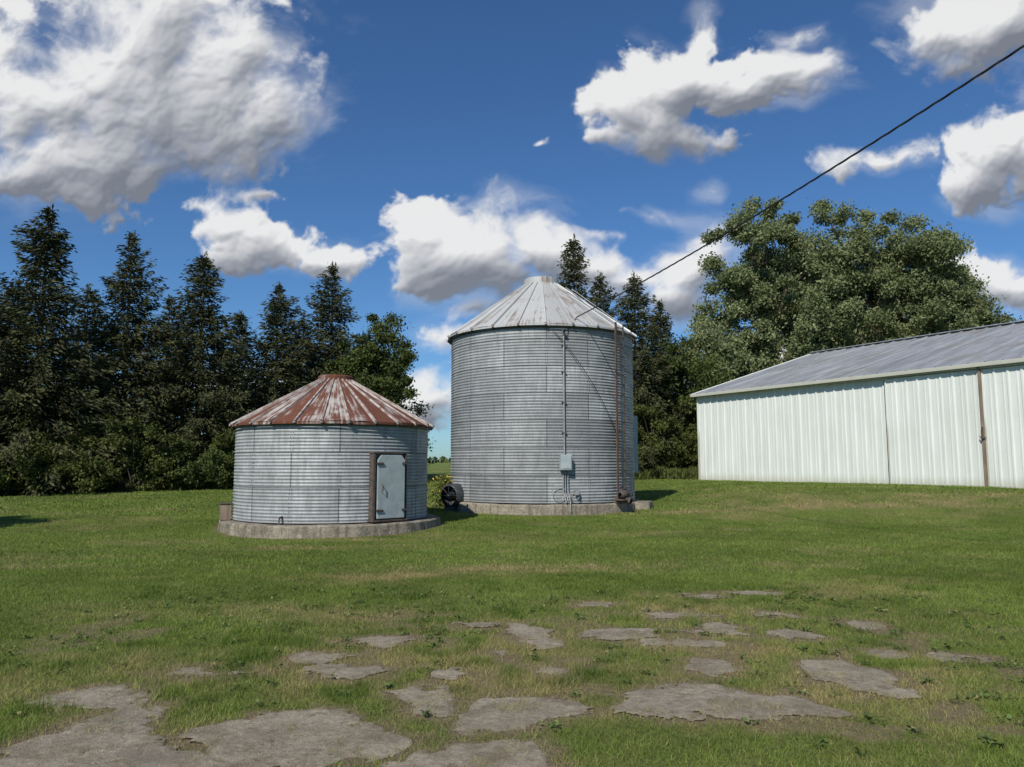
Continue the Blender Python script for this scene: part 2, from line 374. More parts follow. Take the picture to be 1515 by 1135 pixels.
def two_mat_mesh(name,TV,TF,LV,LF,mt,ml,var):
    V=np.concatenate([TV,LV]);F=np.concatenate([TF,LF+len(TV)])
    me=npmesh(name,V,F,mt,{'var':np.concatenate([np.zeros(len(TV)),var])}); me.materials.append(ml)
    mi=np.zeros(len(F),np.int32); mi[len(TF):]=1; me.polygons.foreach_set('material_index',mi); return me
def spruce_mesh(seed,H,R):
    r=np.random.default_rng(seed)
    parts=[tube_np([(0,0,-.3),(0,0,H*.5),(0.03,0,H)],[.20,.11,.01],8)]
    C=[];D=[];VR=[]
    h=.5
    lean=r.uniform(0,6.28)
    while h<H-.12:
        u=h/H; env=R*((1-u)**.76)*(.65+.35*min(1,u/.12)); nb=int(7+4*(1-u))
        ph=r.uniform(0,6.28); wk=r.uniform(.76,1.14)
        for k in range(nb):
            az=ph+6.283*k/nb+r.uniform(-.25,.25)
            L=env*wk*r.uniform(.55,1.22)*(1+.16*math.cos(az-lean+u*5))+.10
            if r.random()<.10: L*=.5
            ca,sa=math.cos(az),math.sin(az); up0=.60*u*u-.10; droop=-.32*(1-u)-.05
            ns=max(3,int(L*32)); tt=np.sort(r.uniform(.12,1,ns)**.8)
            s=tt*L; zz=h+s*up0+droop*s*tt+.22*tt**4*L
            side=r.normal(size=ns)*(.18+.22*(1-tt))*min(L,1.4)*.5
            hang=-np.abs(r.normal(size=ns))*.24*(1.2-u)
            P=np.stack([ca*s-sa*side,sa*s+ca*side,zz+hang],1)
            C.append(P); sg=np.sign(side)[:,None]
            D.append(np.stack([ca*.8-sa*.5*sg[:,0],sa*.8+ca*.5*sg[:,0],np.full(ns,-.6+.5*u)],1))
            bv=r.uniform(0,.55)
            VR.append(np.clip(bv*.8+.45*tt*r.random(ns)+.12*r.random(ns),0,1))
            if k%2==0 and L>.6: parts.append(tube_np([(0,0,h),(ca*L*.5,sa*L*.5,h+L*.5*up0+droop*L*.25),(ca*L*.9,sa*L*.9,h+L*.9*up0+droop*.8*L)],[.03,.02,.006],4))
        h+=r.uniform(.18,.38)
    z=np.linspace(H-.6,H+.15,26); C.append(np.stack([r.normal(size=26)*.04,r.normal(size=26)*.04,z],1)); D.append(np.tile([0,0,1.],(26,1))); VR.append(np.full(26,.4))
    C=np.concatenate(C);D=np.concatenate(D);VR=np.concatenate(VR)
    C=np.repeat(C,2,0)+r.normal(size=(len(C)*2,3))*.07; D=np.repeat(D,2,0); VR=np.repeat(VR,2)
    LV,LF=leaf_quads(C,.23,r,.6,1.9,D)
    TV,TF=merge(parts)
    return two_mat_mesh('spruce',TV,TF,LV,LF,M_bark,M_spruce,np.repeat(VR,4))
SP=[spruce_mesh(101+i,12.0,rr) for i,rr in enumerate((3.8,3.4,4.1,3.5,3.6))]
def spruce(x,y,h,w=1.0,i=0,rot=0.):
    o=obj('spruce_tree',SP[i%5],None,(x,y,tz(x,y)-.1)); s=h/12.0
    o.scale=(s*w,s*w,s); o.rotation_euler=(0,0,rot)
for k,(x,y,h,w) in enumerate([(-23.6,31,11.6,1.),(-21.0,33,12.8,1.1),(-18.7,36,12.4,1.0),(-15.9,38,11.8,1.1),(-13.0,41,10.9,1.15),(-10.5,43,12.5,1.1),
    (-24.4,36,9.8,1.2),(-22.4,39,10.4,1.2),(-19.0,41,10.2,1.2),(-16.2,44,9.9,1.25),(-13.0,46,10.0,1.25),(-8.9,46,9.0,1.15),
    (3.9,46,15.0,.85),(6.0,50,13.7,.9),(7.3,44,12.2,.95),(9.6,48,11.4,1.0),(5.2,52,11,1.1)]):
    spruce(x,y,h,w,k*3+k//4,k*1.3)

def leafy(name,x,y,H,lobes,ncl,clr,per,leaf,mat,seed,trunk=.35,stems=6):
    r=np.random.default_rng(seed); parts=[]
    vol=np.array([l[3]*l[4]*l[5] for l in lobes]); pr=vol/vol.sum()
    CC=[]
    for i in range(ncl):
        l=lobes[r.choice(len(lobes),p=pr)]
        d=r.normal(size=3); d/=np.linalg.norm(d); q=r.random()**(1/2.6)*r.uniform(.85,1.14)
        CC.append([l[0]+d[0]*l[3]*q,l[1]+d[1]*l[4]*q,l[2]+d[2]*l[5]*q])
    CC=np.array(CC); CC=CC[CC[:,2]>clr*.4]
    cv=r.uniform(0,.5,len(CC)); cr=clr*r.uniform(.5,1.3,len(CC))
    idx=np.repeat(np.arange(len(CC)),per)
    off=r.normal(size=(len(idx),3)); off/=np.linalg.norm(off,axis=1)[:,None]; off*=(r.random(len(idx))**.45)[:,None]; off[:,2]*=.75
    C=CC[idx]+off*cr[idx][:,None]*(1+.25*r.normal(size=(len(idx),1)))
    C[:,2]-=.12*np.hypot(off[:,0],off[:,1])*cr[idx]
    var=np.clip(cv[idx]+.5*r.random(len(idx)),0,1)
    LV,LF=leaf_quads(C,leaf,r,.7)
    if trunk>0:
        h0=H*.28
        parts.append(tube_np([(0,0,-.4),(.05*H*.1,0,h0*.6),(0,0,h0),(0.1,0,H*.6),(0,.1,H*.85)],[trunk*1.25,trunk,trunk*.85,trunk*.45,trunk*.1],10))
    else: h0=.1; trunk=.06
    sel=r.choice(len(CC),min(len(CC),stems*5),replace=False)
    for j in sel:
        c=CC[j]; s=h0*r.uniform(.5,1.) if H<6 else r.uniform(h0*.8,min(H*.6,max(h0,c[2]*.8)))
        mid=np.array([c[0]*.45,c[1]*.45,s+(c[2]-s)*.6]); parts.append(tube_np([(0,0,s),mid,c],[trunk*.4,trunk*.22,trunk*.06],6))
    TV,TF=merge(parts)
    me=two_mat_mesh(name,TV,TF,LV,LF,M_bark,mat,np.repeat(var,4))
    return obj(name,me,None,(x,y,tz(x,y)-.05))
leafy('cottonwood_tree',19.8,58,22.5,[(-.4,0,16.8,3.9,4.2,5.0),(-2.2,0,11,3.2,4,5),(2.6,0,12.5,3.4,4,5.3),(0,0,7,4.6,4.5,4.5),(2.3,0,17.6,1.9,2.5,2.4)],320,1.0,420,.26,M_leaf,1,.55,7)
leafy('cottonwood_tree',29.8,60,23,[(-2.5,0,17.2,3.9,4.5,5.0),(3,0,16.3,3.8,4.5,5.0),(0,0,11,6.8,5,6),(5.2,0,11,3.8,4,4.5),(-4.8,0,12.5,3.0,4,5.5),(5.4,0,15.8,2.6,3,3.6)],460,1.05,420,.26,M_leaf,2,.6,8)
leafy('cottonwood_tree',37.2,61,16,[(0,0,10.5,3.4,3.5,4.0),(-1,0,6.5,4,4,4)],160,1.0,360,.26,M_leaf,3,.4,5)
leafy('maple_tree',-7.3,42,9.6,[(0,0,6.6,1.9,2.2,2.6),(.4,0,3.6,2.4,2.4,3.0),(-1,0,5,2,2,3)],170,.62,280,.18,M_leafd,4,.22,5)
leafy('maple_tree',10.6,47,9.2,[(0,0,6.2,2.3,2.4,2.8),(-.6,0,3,2.7,2.4,2.6),(1.8,0,4,2.3,2.3,3)],150,.75,280,.21,M_leafd,5,.22,5)
leafy('maple_tree',13.6,52,10.8,[(0,0,6.5,2.6,2.6,3.8),(1.5,0,4,3,2.4,3)],140,.85,270,.24,M_leaf,6,.25,5)
leafy('maple_tree',-15.8,16.3,5.2,[(0,0,3.6,1.5,1.5,1.4)],60,.6,220,.2,M_leafd,7,.15,4)
for k,(x,y,h,w) in enumerate([(-21.4,30.6,2.9,2.0),(-18.6,31.6,2.4,1.9),(-16.6,33.2,3.4,1.9),(-14.6,34.6,2.4,1.8),(-12.9,36.2,3.0,1.7),(-11.2,38.,3.9,1.8),(-9.2,39.4,2.8,1.7),
     (-23.8,29.8,3.3,2.0),(-19.9,32.6,3.7,1.8),(-6.4,40.6,2.6,1.6),(8.0,42.2,4.4,1.7),(9.7,43.4,3.2,1.6),(6.4,42.8,3.0,1.5),(4.6,43,2.6,1.5)]):
    leafy('shrub',x,y,h,[(0,0,h*.5,w,w*.9,h*.46),(w*.5,0,h*.35,w*.7,w*.7,h*.35),(-w*.4,0,h*.7,w*.4,w*.5,h*.35)],56,.40,230,.14,M_shrub if k%3 else M_leafd,20+k,0,5)
n=9000; r=np.random.default_rng(9); x=r.uniform(-900,1300,n); hh=5+5*fbm(x*.02,x*0,4)
C=np.stack([x,r.uniform(690,720,n),3+r.random(n)*hh-3],1)
LV,LF=leaf_quads(C,5.,r,.2); C2=tube_np([(-900,705,1.5),(1300,705,1.5)],[1.5,1.5],6)
obj('distant_tree_line',two_mat_mesh('distant_tree_line',C2[0],C2[1],LV,LF,M_leafd,M_leafd,np.repeat(r.random(n),4)))
n=26000; u=r.random(n); px=np.interp(u,[0,.62,.62001,1],[-26,-5.2,3.2,10.5]); py=np.where(u<.62,29.3+(px+26)*.50,41.5)+r.normal(size=n)*.45
C=np.stack([px,py,terr(px,py)+r.random(n)**1.5*(.35+.5*fbm(px,py,3))],1)
d=np.tile([0,0,1.],(n,1)); LV,LF=leaf_quads(C,.26,r,.0,2.2,d)
me=npmesh('tall_weeds',LV,LF,M_shrub,{'var':np.repeat(r.random(n),4)}); obj('tall_weeds',me)

# ------------------------------------------------------------ grain bins
def corrugated(name,R,h,z0,pitch,amp,mat,parent,nseg=192):
    nr=int(round(h/pitch)); rows=nr*6+1
    zz=np.linspace(0,h,rows); ph=np.cos(zz/h*nr*2*math.pi)
    rr=R+amp*ph
    th=np.linspace(0,2*math.pi,nseg+1)
    T,Z=np.meshgrid(th,zz); RR=rr[:,None]*np.ones_like(T)
    dn=(fbm(T*R*1.2,Z*1.2,5,3)-.5)*.026; RR=RR+dn*(sstep(0,.3,T)*sstep(0,.3,2*math.pi-T))
    V=np.stack([RR*np.cos(T),RR*np.sin(T),Z+z0],-1).reshape(-1,3)
    uv=np.stack([T*R,Z+.0],-1).reshape(-1,2)
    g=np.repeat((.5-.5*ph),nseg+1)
    w=nseg+1; I=np.arange((rows-1)*nseg); a=(I//nseg)*w+I%nseg
    F=np.stack([a,a+1,a+w+1,a+w],1)
    return obj(name,npmesh(name,V,F,mat,{'groove':g},uv,smooth=True),parent)
def bin_roof(parent,N,R0,R1,z0,z1,mat,ribh,seed,ribmat=None):
    r=np.random.default_rng(seed); V=[];F=[];U=[];A=[]
    for j in range(N):
        a0=2*math.pi*j/N; a1=2*math.pi*(j+1)/N; pv=r.random(); nr=8; na=4; o=len(V)
        sag=r.uniform(-.012,.016); drop=r.uniform(-.012,.012)
        for i in range(nr+1):
            q=i/nr; rad=R1+(R0-R1)*q; z=z0+(z1-z0)*q
            for k in range(na+1):
                a=a0+(a1-a0)*k/na; s=math.sin(math.pi*k/na)
                V.append((rad*math.cos(a),rad*math.sin(a),z+s*sag*(1-q)*2+drop*(1-q))); U.append((j+k/na,q*3)); A.append(pv)
        for i in range(nr):
            for k in range(na):
                b0=o+i*(na+1)+k; F.append((b0,b0+1,b0+na+2,b0+na+1))
        o=len(V)
        for k in range(na+1):
            a=a0+(a1-a0)*k/na
            for dz in (0,-.055): V.append(((R1+.002)*math.cos(a),(R1+.002)*math.sin(a),z0+dz+drop)); U.append((j+k/na,0)); A.append(pv)
        for k in range(na): F.append((o+2*k,o+2*k+1,o+2*k+3,o+2*k+2))
    me=npmesh('roof_panels',V,F,mat,{'var':A},U); obj('roof_panels',me,parent)
    V=[];F=[];U=[];A=[]
    for j in range(N):
        a=2*math.pi*j/N; ca,sa=math.cos(a),math.sin(a); w=.028; o=len(V); pv=r.random()
        for (rad,zz,wk) in ((R1+.05,z0-.03,1.2),((R0+R1)/2,(z0+z1)/2,1),(R0-.02,z1,.7)):
            for (s,dz) in ((-w*wk,.0),(-w*wk*.6,ribh),(w*wk*.6,ribh),(w*wk,.0)):
                V.append((rad*ca-sa*s,rad*sa+ca*s,zz+dz)); U.append((j,0)); A.append(pv)
        for i in range(2):
            for k in range(3): b0=o+i*4+k; F.append((b0,b0+1,b0+5,b0+4))
        F.append((o,o+1,o+2,o+3))
    obj('roof_ribs',npmesh('roof_ribs',V,F,ribmat or mat,{'var':A},U),parent)
    P=[]
    for j in range(N):
        a=2*math.pi*j/N; ca,sa=math.cos(a),math.sin(a)
        P.append(tube_np([((R1-.03)*ca,(R1-.03)*sa,z0-.06),((R1+.05)*ca,(R1+.05)*sa,z0+.03)],[.035,.035],4))
    V,F=merge(P); obj('eave_clips',npmesh('eave_clips',V,F,M_darkrust),parent)
def lathe(name,prof,mat,parent,seg=48,jit=0,smooth=True):
    th=np.linspace(0,2*math.pi,seg,endpoint=False); V=[]
    for (rad,z) in prof:
        rr=rad+(fbm(np.cos(th)*5+7,np.sin(th)*5+7,3)-.5)*jit
        V.append(np.stack([rr*np.cos(th),rr*np.sin(th),np.full(seg,z)+(fbm(np.cos(th)*4+9,np.sin(th)*4+7,8)-.5)*jit*.3],1))
    V=np.concatenate(V);F=[]
    for i in range(len(prof)-1):
        for k in range(seg): F.append((i*seg+k,i*seg+(k+1)%seg,(i+1)*seg+(k+1)%seg,(i+1)*seg+k))
    return obj(name,npmesh(name,V,F,mat,{'var':np.full(len(V),.5)},V[:,:2],smooth=smooth),parent)
def wp(R,psi,out=0,t=0):
    p=math.radians(psi); n=(math.sin(p),-math.cos(p)); tg=(math.cos(p),math.sin(p))
    return ((R+out)*n[0]+t*tg[0],(R+out)*n[1]+t*tg[1])
def wbox(name,R,psi,out,tt,z,s,mat,parent,bev=.01):
    x,y=wp(R,psi,out,tt); return box(name,(x,y,z),s,mat,parent,math.radians(psi),bev)
def bolts(parent,R,z0,h,rowh,brickw):
    P=[]
    nrow=int(math.ceil(h/rowh)); ci=2*math.pi*R
    for i in range(nrow):
        off=(brickw*.5 if i%2==1 else 0); u=off
        while u<ci:
            th=u/R
            for zz in np.arange(i*rowh+.06,min((i+1)*rowh,h)-.02,.10):
                for du in (-.03,.03):
                    t2=th+du/R; c,s=math.cos(t2),math.sin(t2)
                    P.append(tube_np([((R-.01)*c,(R-.01)*s,z0+zz),((R+.020)*c,(R+.020)*s,z0+zz)],[.008,.006],5))
            u+=brickw
    V,F=merge(P); obj('seam_bolts',npmesh('seam_bolts',V,F,M_darkrust),parent)

# --- small bin
S=empty('grain_bin',(-4.63,19.58,0)); RS=2.42
lathe('concrete_base',[(2.66,-.3),(2.75,.0),(2.73,.30),(2.69,.325),(1.5,.345),(0.01,.345)],M_conc,S,90,.14,False)
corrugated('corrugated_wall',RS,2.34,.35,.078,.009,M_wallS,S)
bolts(S,RS,.35,2.34,.80,2.2)
bin_roof(S,26,.40,RS+.12,2.66,3.87,M_roofS,.05,3,M_ribS)
lathe('roof_cap',[(.45,3.82),(.45,3.95),(.41,3.98),(.15,4.0),(.001,4.01)],M_roofS,S,32,0,False)
lathe('eave_ring',[(RS+.03,2.58),(RS+.05,2.60),(RS+.05,2.66),(RS-.05,2.70)],M_dark,S,96)
psi=44.3
dz0,dz1=.40,1.93; dw=.90
wbox('door_frame_left',RS,psi,.02,-dw/2,(dz0+dz1)/2,(.06,.24,dz1-dz0),M_darkrust,S)
wbox('door_frame_right',RS,psi,.02,dw/2,(dz0+dz1)/2,(.04,.24,dz1-dz0),M_darkrust,S)
wbox('door_frame_top',RS,psi,.02,0,dz1+.02,(dw+.08,.25,.045),M_darkrust,S)
wbox('door_sill',RS,psi,.03,0,dz0-.02,(dw+.10,.28,.05),M_darkrust,S)
wbox('door_backing',RS,psi,.04,0,(dz0+dz1)/2,(dw-.07,.12,dz1-dz0-.02),M_dark,S,0)
bm=bmesh.new(); w2=.385; hh=(dz1-dz0)/2-.03
pts=[(-w2,-hh),(w2,-hh),(w2,hh-.12),(w2-.10,hh),(-w2+.10,hh),(-w2,hh-.12)]
f=bm.faces.new([bm.verts.new((x,0,z)) for x,z in pts]); g=bmesh.ops.extrude_face_region(bm,geom=[f])
bmesh.ops.translate(bm,vec=(0,-.045,0),verts=[v for v in g['geom'] if isinstance(v,bmesh.types.BMVert)])
bmesh.ops.recalc_face_normals(bm,faces=bm.faces); bmesh.ops.bevel(bm,geom=bm.edges[:],offset=.012,segments=2,affect='EDGES')
me=bpy.data.meshes.new('door_leaf'); bm.to_mesh(me); bm.free(); me.materials.append(M_box)
x,y=wp(RS,psi,.125); o=obj('door_leaf',me,S,(x,y,(dz0+dz1)/2)); o.rotation_euler=(0,0,math.radians(psi))
for zz in (.62,1.70):
    wbox('door_hinge',RS,psi,.185,.36,zz,(.14,.03,.05),M_darkrust,S)
    wbox('door_latch',RS,psi,.185,-.33,zz,(.20,.035,.05),M_darkrust,S)
tube('door_handle',[wp(RS,psi,.18,-.28)+(1.05,),wp(RS,psi,.23,-.28)+(1.07,),wp(RS,psi,.23,-.28)+(1.2,),wp(RS,psi,.18,-.28)+(1.22,)],.012,M_rust,S)
wbox('outlet_box',RS,-66,.16,0,.52,(.22,.26,.38),M_wood,S); wbox('outlet_box_lid',RS,-66,.16,0,.73,(.26,.30,.03),M_darkrust,S)
tube('drain_stub',[wp(RS,-14,-.02)+(.50,),wp(RS,-14,.10)+(.48,),wp(RS,-14,.12)+(.38,)],.028,M_darkrust,S)

# --- large bin
L=empty('grain_bin',(1.0,25.1,0)); RL=3.03
lathe('concrete_base',[(3.12,-.3),(3.19,.0),(3.17,.48),(3.12,.52),(1.5,.54),(.01,.54)],M_conc,L,60,.20,False)
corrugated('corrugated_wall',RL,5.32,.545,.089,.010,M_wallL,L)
bolts(L,RL,.545,5.32,.81,2.6)
bin_roof(L,24,.52,RL+.13,5.84,7.76,M_roofL,.06,8)
lathe('roof_cap',[(.60,7.70),(.60,7.90),(.55,7.93),(.2,7.95),(.001,7.96)],M_roofL,L,32,0,False)
lathe('roof_mid_seam',[(1.86,6.665),(1.87,6.69),(1.80,6.73)],M_galvp,L,72)
lathe('eave_ring',[(RL+.03,5.74),(RL+.06,5.76),(RL+.06,5.83),(RL-.05,5.88)],M_dark,L,96)
ps=46.6
for s,mt,wd in ((-.20,M_rust,.085),(.19,M_darkrust,.045)):
    wbox('ladder_rail',RL,ps,.17,s,3.28,(wd,.03,5.5),mt,L,.004)
for zz in np.arange(.65,5.95,.29):
    tube('ladder_rung',[wp(RL,ps,.17,-.19)+(zz,),wp(RL,ps,.17,.19)+(zz,)],.016,M_rust,L,6)
for zz in (1.0,2.4,3.8,5.2):
    for s in (-.19,.19): tube('ladder_bracket',[wp(RL,ps,-.01,s)+(zz,),wp(RL,ps,.17,s)+(zz,)],.012,M_rust,L,6)
for s in (-.16,.16):
    p0=wp(RL,ps,.17,s)+(5.98,); p1=wp(1.2,ps,0,s)+(7.45,); tube('roof_ladder_rail',[p0,p1],.014,M_galvp,L,6)
pb=10.3
wbox('electric_box',RL,pb,.13,0,1.73,(.34,.20,.46),M_box,L,.02); wbox('electric_box_lid',RL,pb,.235,0,1.74,(.28,.02,.38),M_box,L,.01)
tube('conduit_up',[wp(RL,pb,.07,-.02)+(1.9,),wp(RL,pb,.07,-.02)+(5.55,)],.024,M_galvp,L)
tube('conduit_head',[wp(RL,pb,.07,-.02)+(5.5,),wp(RL,pb,.10,-.02)+(5.62,),wp(RL,pb,.2,-.02)+(5.6,)],.045,M_galvp,L)
for s,zb in ((-.06,.6),(.0,.62),(.08,.30)):
    tube('conduit_down',[wp(RL,pb,.07,s)+(1.55,),wp(RL,pb,.07,s)+(.9,),wp(RL,pb,.14,s+.03)+(.75,),wp(RL,pb,.2,s+.05)+(zb,)],.016,M_galvp,L,6)
for zz in (2.6,3.5,4.4,5.2): wbox('conduit_strap',RL,pb,.05,-.02,zz,(.13,.09,.03),M_darkrust,L,.004)
th=np.linspace(0,2*math.pi,25)
for (c0,zc_,rr) in ((-.20,.86,.20),(.28,.78,.14)):
    tube('cable_loop',[wp(RL,pb,.09,c0+rr*math.cos(q))+(zc_+rr*math.sin(q),) for q in th],.010,M_galvp,L,6)
wbox('socket_box',RL,pb,.09,.34,.86,(.12,.10,.16),M_galvp,L)
P=[]
for q in np.linspace(0,1,24):
    aa=pb-6+q*43; P.append(wp(RL,aa,.05+.25*math.sin(math.pi*q)*.4)+(5.6-3.2*q**1.25-.15*math.sin(math.pi*q),))
tube('shadow_line_cable',P,.010,M_wire,L,6)  # cable strand added to draw the service wire's shadow line across the wall
wbox('auger_motor_mount',RL,ps-1,.30,-.05,.62,(.5,.35,.05),M_darkrust,L)
tube('auger_motor',[wp(RL,ps-1,.30,-.22)+(.78,),wp(RL,ps-1,.30,-.18)+(.78,),wp(RL,ps-1,.30,.12)+(.78,),wp(RL,ps-1,.30,.15)+(.78,)],.1,M_darkrust,L,16,rads=[.06,.12,.12,.07])
tube('auger_pulley',[wp(RL,ps-1,.30,.18)+(.80,),wp(RL,ps-1,.30,.22)+(.80,)],.15,M_dark,L,20)
tube('auger_outlet',[wp(RL,ps-1,-.05,.0)+(.66,),wp(RL,ps-1,.55,.0)+(.58,)],.085,M_darkrust,L,14)
wbox('side_hatch',RL,97,.06,0,2.35,(.55,.24,1.9),M_box,L); 
wbox('base_block',RL,72,.30,0,.36,(.9,.5,.30),M_conc,L,.03)
Fn=empty('aeration_fan',(0,0,0))
c=np.array([-1.78,23.55]); d=np.array([-.55,-.83]); ax=[(c[0]+d[0]*q,c[1]+d[1]*q,.72) for q in (-.55,-.2,-.15,.25,.30)]
tube('fan_housing',ax,.3,M_dark,Fn,24,rads=[.20,.26,.36,.36,.30])
tube('fan_hub',[(c[0]+d[0]*.1,c[1]+d[1]*.1,.72),(c[0]+d[0]*.34,c[1]+d[1]*.34,.72)],.11,M_dark,Fn,14)
for a in np.linspace(0,math.pi,5)[:-1]:
    px_=np.array([-d[1],d[0]]); k=.33
    tube('fan_guard',[(c[0]+d[0]*.31-px_[0]*k*math.cos(a),c[1]+d[1]*.31-px_[1]*k*math.cos(a),.72-k*math.sin(a)),(c[0]+d[0]*.31+px_[0]*k*math.cos(a),c[1]+d[1]*.31+px_[1]*k*math.cos(a),.72+k*math.sin(a))],.008,M_dark,Fn,5)
box('fan_stand',(c[0],c[1],.28),(.5,.4,.26),M_dark,Fn,.6)
n=900; r=np.random.default_rng(12); C=np.stack([-2.15+r.normal(size=n)*.22,24.6+r.normal(size=n)*.22,.3+r.random(n)*1.0],1)
LV,LF=leaf_quads(C,.11,r,.6); me=npmesh('flowering_weed',LV,LF,M_shrub,{'var':np.repeat(r.random(n),4)}); me.materials.append(M_yellow)
mi=((r.random(n)<.25)&(C[:,2]>.80)).astype(np.int32); me.polygons.foreach_set('material_index',mi); obj('flowering_weed',me)

# ------------------------------------------------------------ machine shed
W=np.array([.5075,-.8617]); O=np.array([9.9,39.7]); zb=.80; ze=5.35; LEN=27.; HW=9.7; zr=8.30
ang=math.atan2(W[1],W[0])
m,t,b=newmat('white_metal_siding'); co=objco(t)
n1=t.noise(t.vm('MULTIPLY',co,(1,1,.12)),3,5,.6); n2=t.noise(co,.6,3,.5)
col=t.mix(t.smooth(n1,.3,.75),(.66,.69,.655),(.56,.595,.56)); col=t.mix(t.math('MULTIPLY',t.smooth(n2,.4,.7),.35),col,(.56,.58,.53))
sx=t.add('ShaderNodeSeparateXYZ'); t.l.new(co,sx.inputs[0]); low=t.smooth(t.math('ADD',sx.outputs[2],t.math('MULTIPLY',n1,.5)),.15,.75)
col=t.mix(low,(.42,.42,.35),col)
t.l.new(col,b.inputs['Base Color']); b.inputs['Roughness'].default_value=.5
M_side=m
m,t,b=newmat('shed_roof_metal'); co=objco(t)
n1=t.noise(t.vm('MULTIPLY',co,(1,.1,.1)),3,5,.65); n2=t.noise(co,.5,4,.6)
col=t.mix(t.smooth(n1,.3,.7),(.22,.23,.24),(.39,.40,.41)); col=t.mix(t.math('MULTIPLY',t.smooth(n2,.5,.7),.5),col,(.25,.22,.18))
t.l.new(col,b.inputs['Base Color']); b.inputs['Metallic'].default_value=.3; b.inputs['Roughness'].default_value=.5
M_sroof=m
SH=empty('machine_shed',(O[0],O[1],zb)); SH.rotation_euler=(0,0,ang)
H0=ze-zb
def ribwall(name,x0,x1,y,z0,z1,mat,sp=.46,rh=.045,flip=1,parent=SH):
    xs=[];d=[];x=x0
    while x<x1-.05:
        for (u,v) in ((0,0),(sp*.5-.035,0),(sp*.5-.02,.3),(sp*.5+.02,.3),(sp*.5+.035,0),(sp-.11,0),(sp-.085,1),(sp-.03,1)): 
            if x+u<x1: xs.append(x+u); d.append(v*rh)
        x+=sp
    xs.append(x1); d.append(0); n=len(xs)
    V=[(a,y-flip*q,z) for z in (z0,z1) for a,q in zip(xs,d)]
    F=[(i,i+1,n+i+1,n+i) for i in range(n-1)]
    return obj(name,npmesh(name,V,F,mat),parent)
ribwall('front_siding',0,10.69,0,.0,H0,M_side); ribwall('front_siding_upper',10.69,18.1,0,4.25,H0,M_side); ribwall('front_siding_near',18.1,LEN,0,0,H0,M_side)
box('interior_backing',(LEN/2,.12,H0/2),(LEN-.1,.1,H0-.1),M_dark,SH,0,0)
for (x0,x1) in ((10.69,14.33),(14.47,18.15)):
    ribwall('sliding_door',x0,x1,-.10,.03,4.32,M_side,.46,.04)
    for xx in (x0,x1): box('door_edge_trim',(xx,-.09,2.17),(.05,.09,4.30),M_side,SH,0,.004)
    box('door_bottom_rail',((x0+x1)/2,-.085,.06),(x1-x0-.06,.06,.10),M_side,SH,0,.004)
box('door_gap',(10.62,-.03,2.1),(.05,.08,4.2),M_dark,SH,0,0)
box('door_post',(14.40,-.17,2.2),(.10,.05,4.4),M_wood,SH,0,.005)
box('door_track',(11.1,-.16,4.42),(6.5,.14,.14),M_side,SH,0,.01)
box('door_track_lower',(16.4,-.16,4.42),(3.9,.14,.16),M_side,SH,0,.01)
box('door_handle',(14.40,-.22,2.0),(.06,.05,.45),M_rust,SH,0,.01); tube('door_chain',[(14.3,-.22,1.9),(14.38,-.24,1.75),(14.52,-.22,1.85)],.018,M_dark,SH,6)
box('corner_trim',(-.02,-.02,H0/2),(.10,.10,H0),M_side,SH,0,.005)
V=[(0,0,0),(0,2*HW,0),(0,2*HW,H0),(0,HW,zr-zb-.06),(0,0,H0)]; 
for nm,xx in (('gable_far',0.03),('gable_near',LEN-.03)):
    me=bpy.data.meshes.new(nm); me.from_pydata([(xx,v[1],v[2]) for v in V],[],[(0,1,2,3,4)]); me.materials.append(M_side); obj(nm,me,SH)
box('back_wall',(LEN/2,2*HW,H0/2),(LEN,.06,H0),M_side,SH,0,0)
def slope(name,y0,z0,y1,z1):
    xs=[];d=[];x=-.25
    while x<LEN+.2:
        for (u,v) in ((0,0),(.50,0),(.53,1),(.57,1)): xs.append(x+u); d.append(v*.045)
        x+=.60
    n=len(xs); V=[]
    for q in np.linspace(0,1,7):
        for a,dd in zip(xs,d): V.append((a,y0+(y1-y0)*q,z0+(z1-z0)*q+dd))
    F=[(r_*n+i,r_*n+i+1,(r_+1)*n+i+1,(r_+1)*n+i) for r_ in range(6) for i in range(n-1)]
    obj(name,npmesh(name,V,F,M_sroof),SH)
zE=H0-.02; zR=zr-zb
slope('roof_front',-.32,zE,HW,zR); slope('roof_back',2*HW+.3,zE,HW,zR)
box('ridge_cap',(LEN/2,HW,zR+.05),(LEN+.5,.5,.05),M_sroof,SH,0,.01)
box('eave_fascia',(LEN/2,-.325,zE-.05),(LEN+.5,.03,.15),M_side,SH,0,.004)
box('eave_soffit',(LEN/2,-.15,zE-.09),(LEN+.4,.30,.02),M_side,SH,0,0)
tube('rake_trim',[(-.26,-.32,zE-.03),(-.26,HW,zR-.03)],.06,M_side,SH,4)

# ------------------------------------------------------------ power line and pole
A=np.array([1.95,22.35,6.1]); B=np.array([10.3,.35,8.75])
Tw=[]
for ph in (0,2.09,4.19):
    pts=[]
    for i,q in enumerate(np.linspace(0,1,420)):
        c=A+(B-A)*q-np.array([0,0,1.])*4*.42*q*(1-q); an=q*150+ph
        pts.append(c+np.array([.0,0,math.cos(an)*.011])+np.array([math.sin(an)*.011,0,0]))
    Tw.append(tube_np(pts,[.009]*len(pts),5))
PL=empty('power_line',(0,0,0))
V,F=merge(Tw); obj('twisted_cable',npmesh('twisted_cable',V,F,M_wire,smooth=True),PL)
tube('service_drop',[(1.95,22.35,6.1),(1.75,22.2,5.75),(1.6,22.0,5.62)],.014,M_wire,PL,6)
UP=empty('utility_pole',(10.4,.2,0)); tube('pole_shaft',[(0,0,-.5),(0,0,4),(0,0,9.4)],.14,M_wood,UP,14,rads=[.16,.14,.11])
box('crossarm',(0,0,8.9),(2.2,.1,.12),M_wood,UP,1.2); 
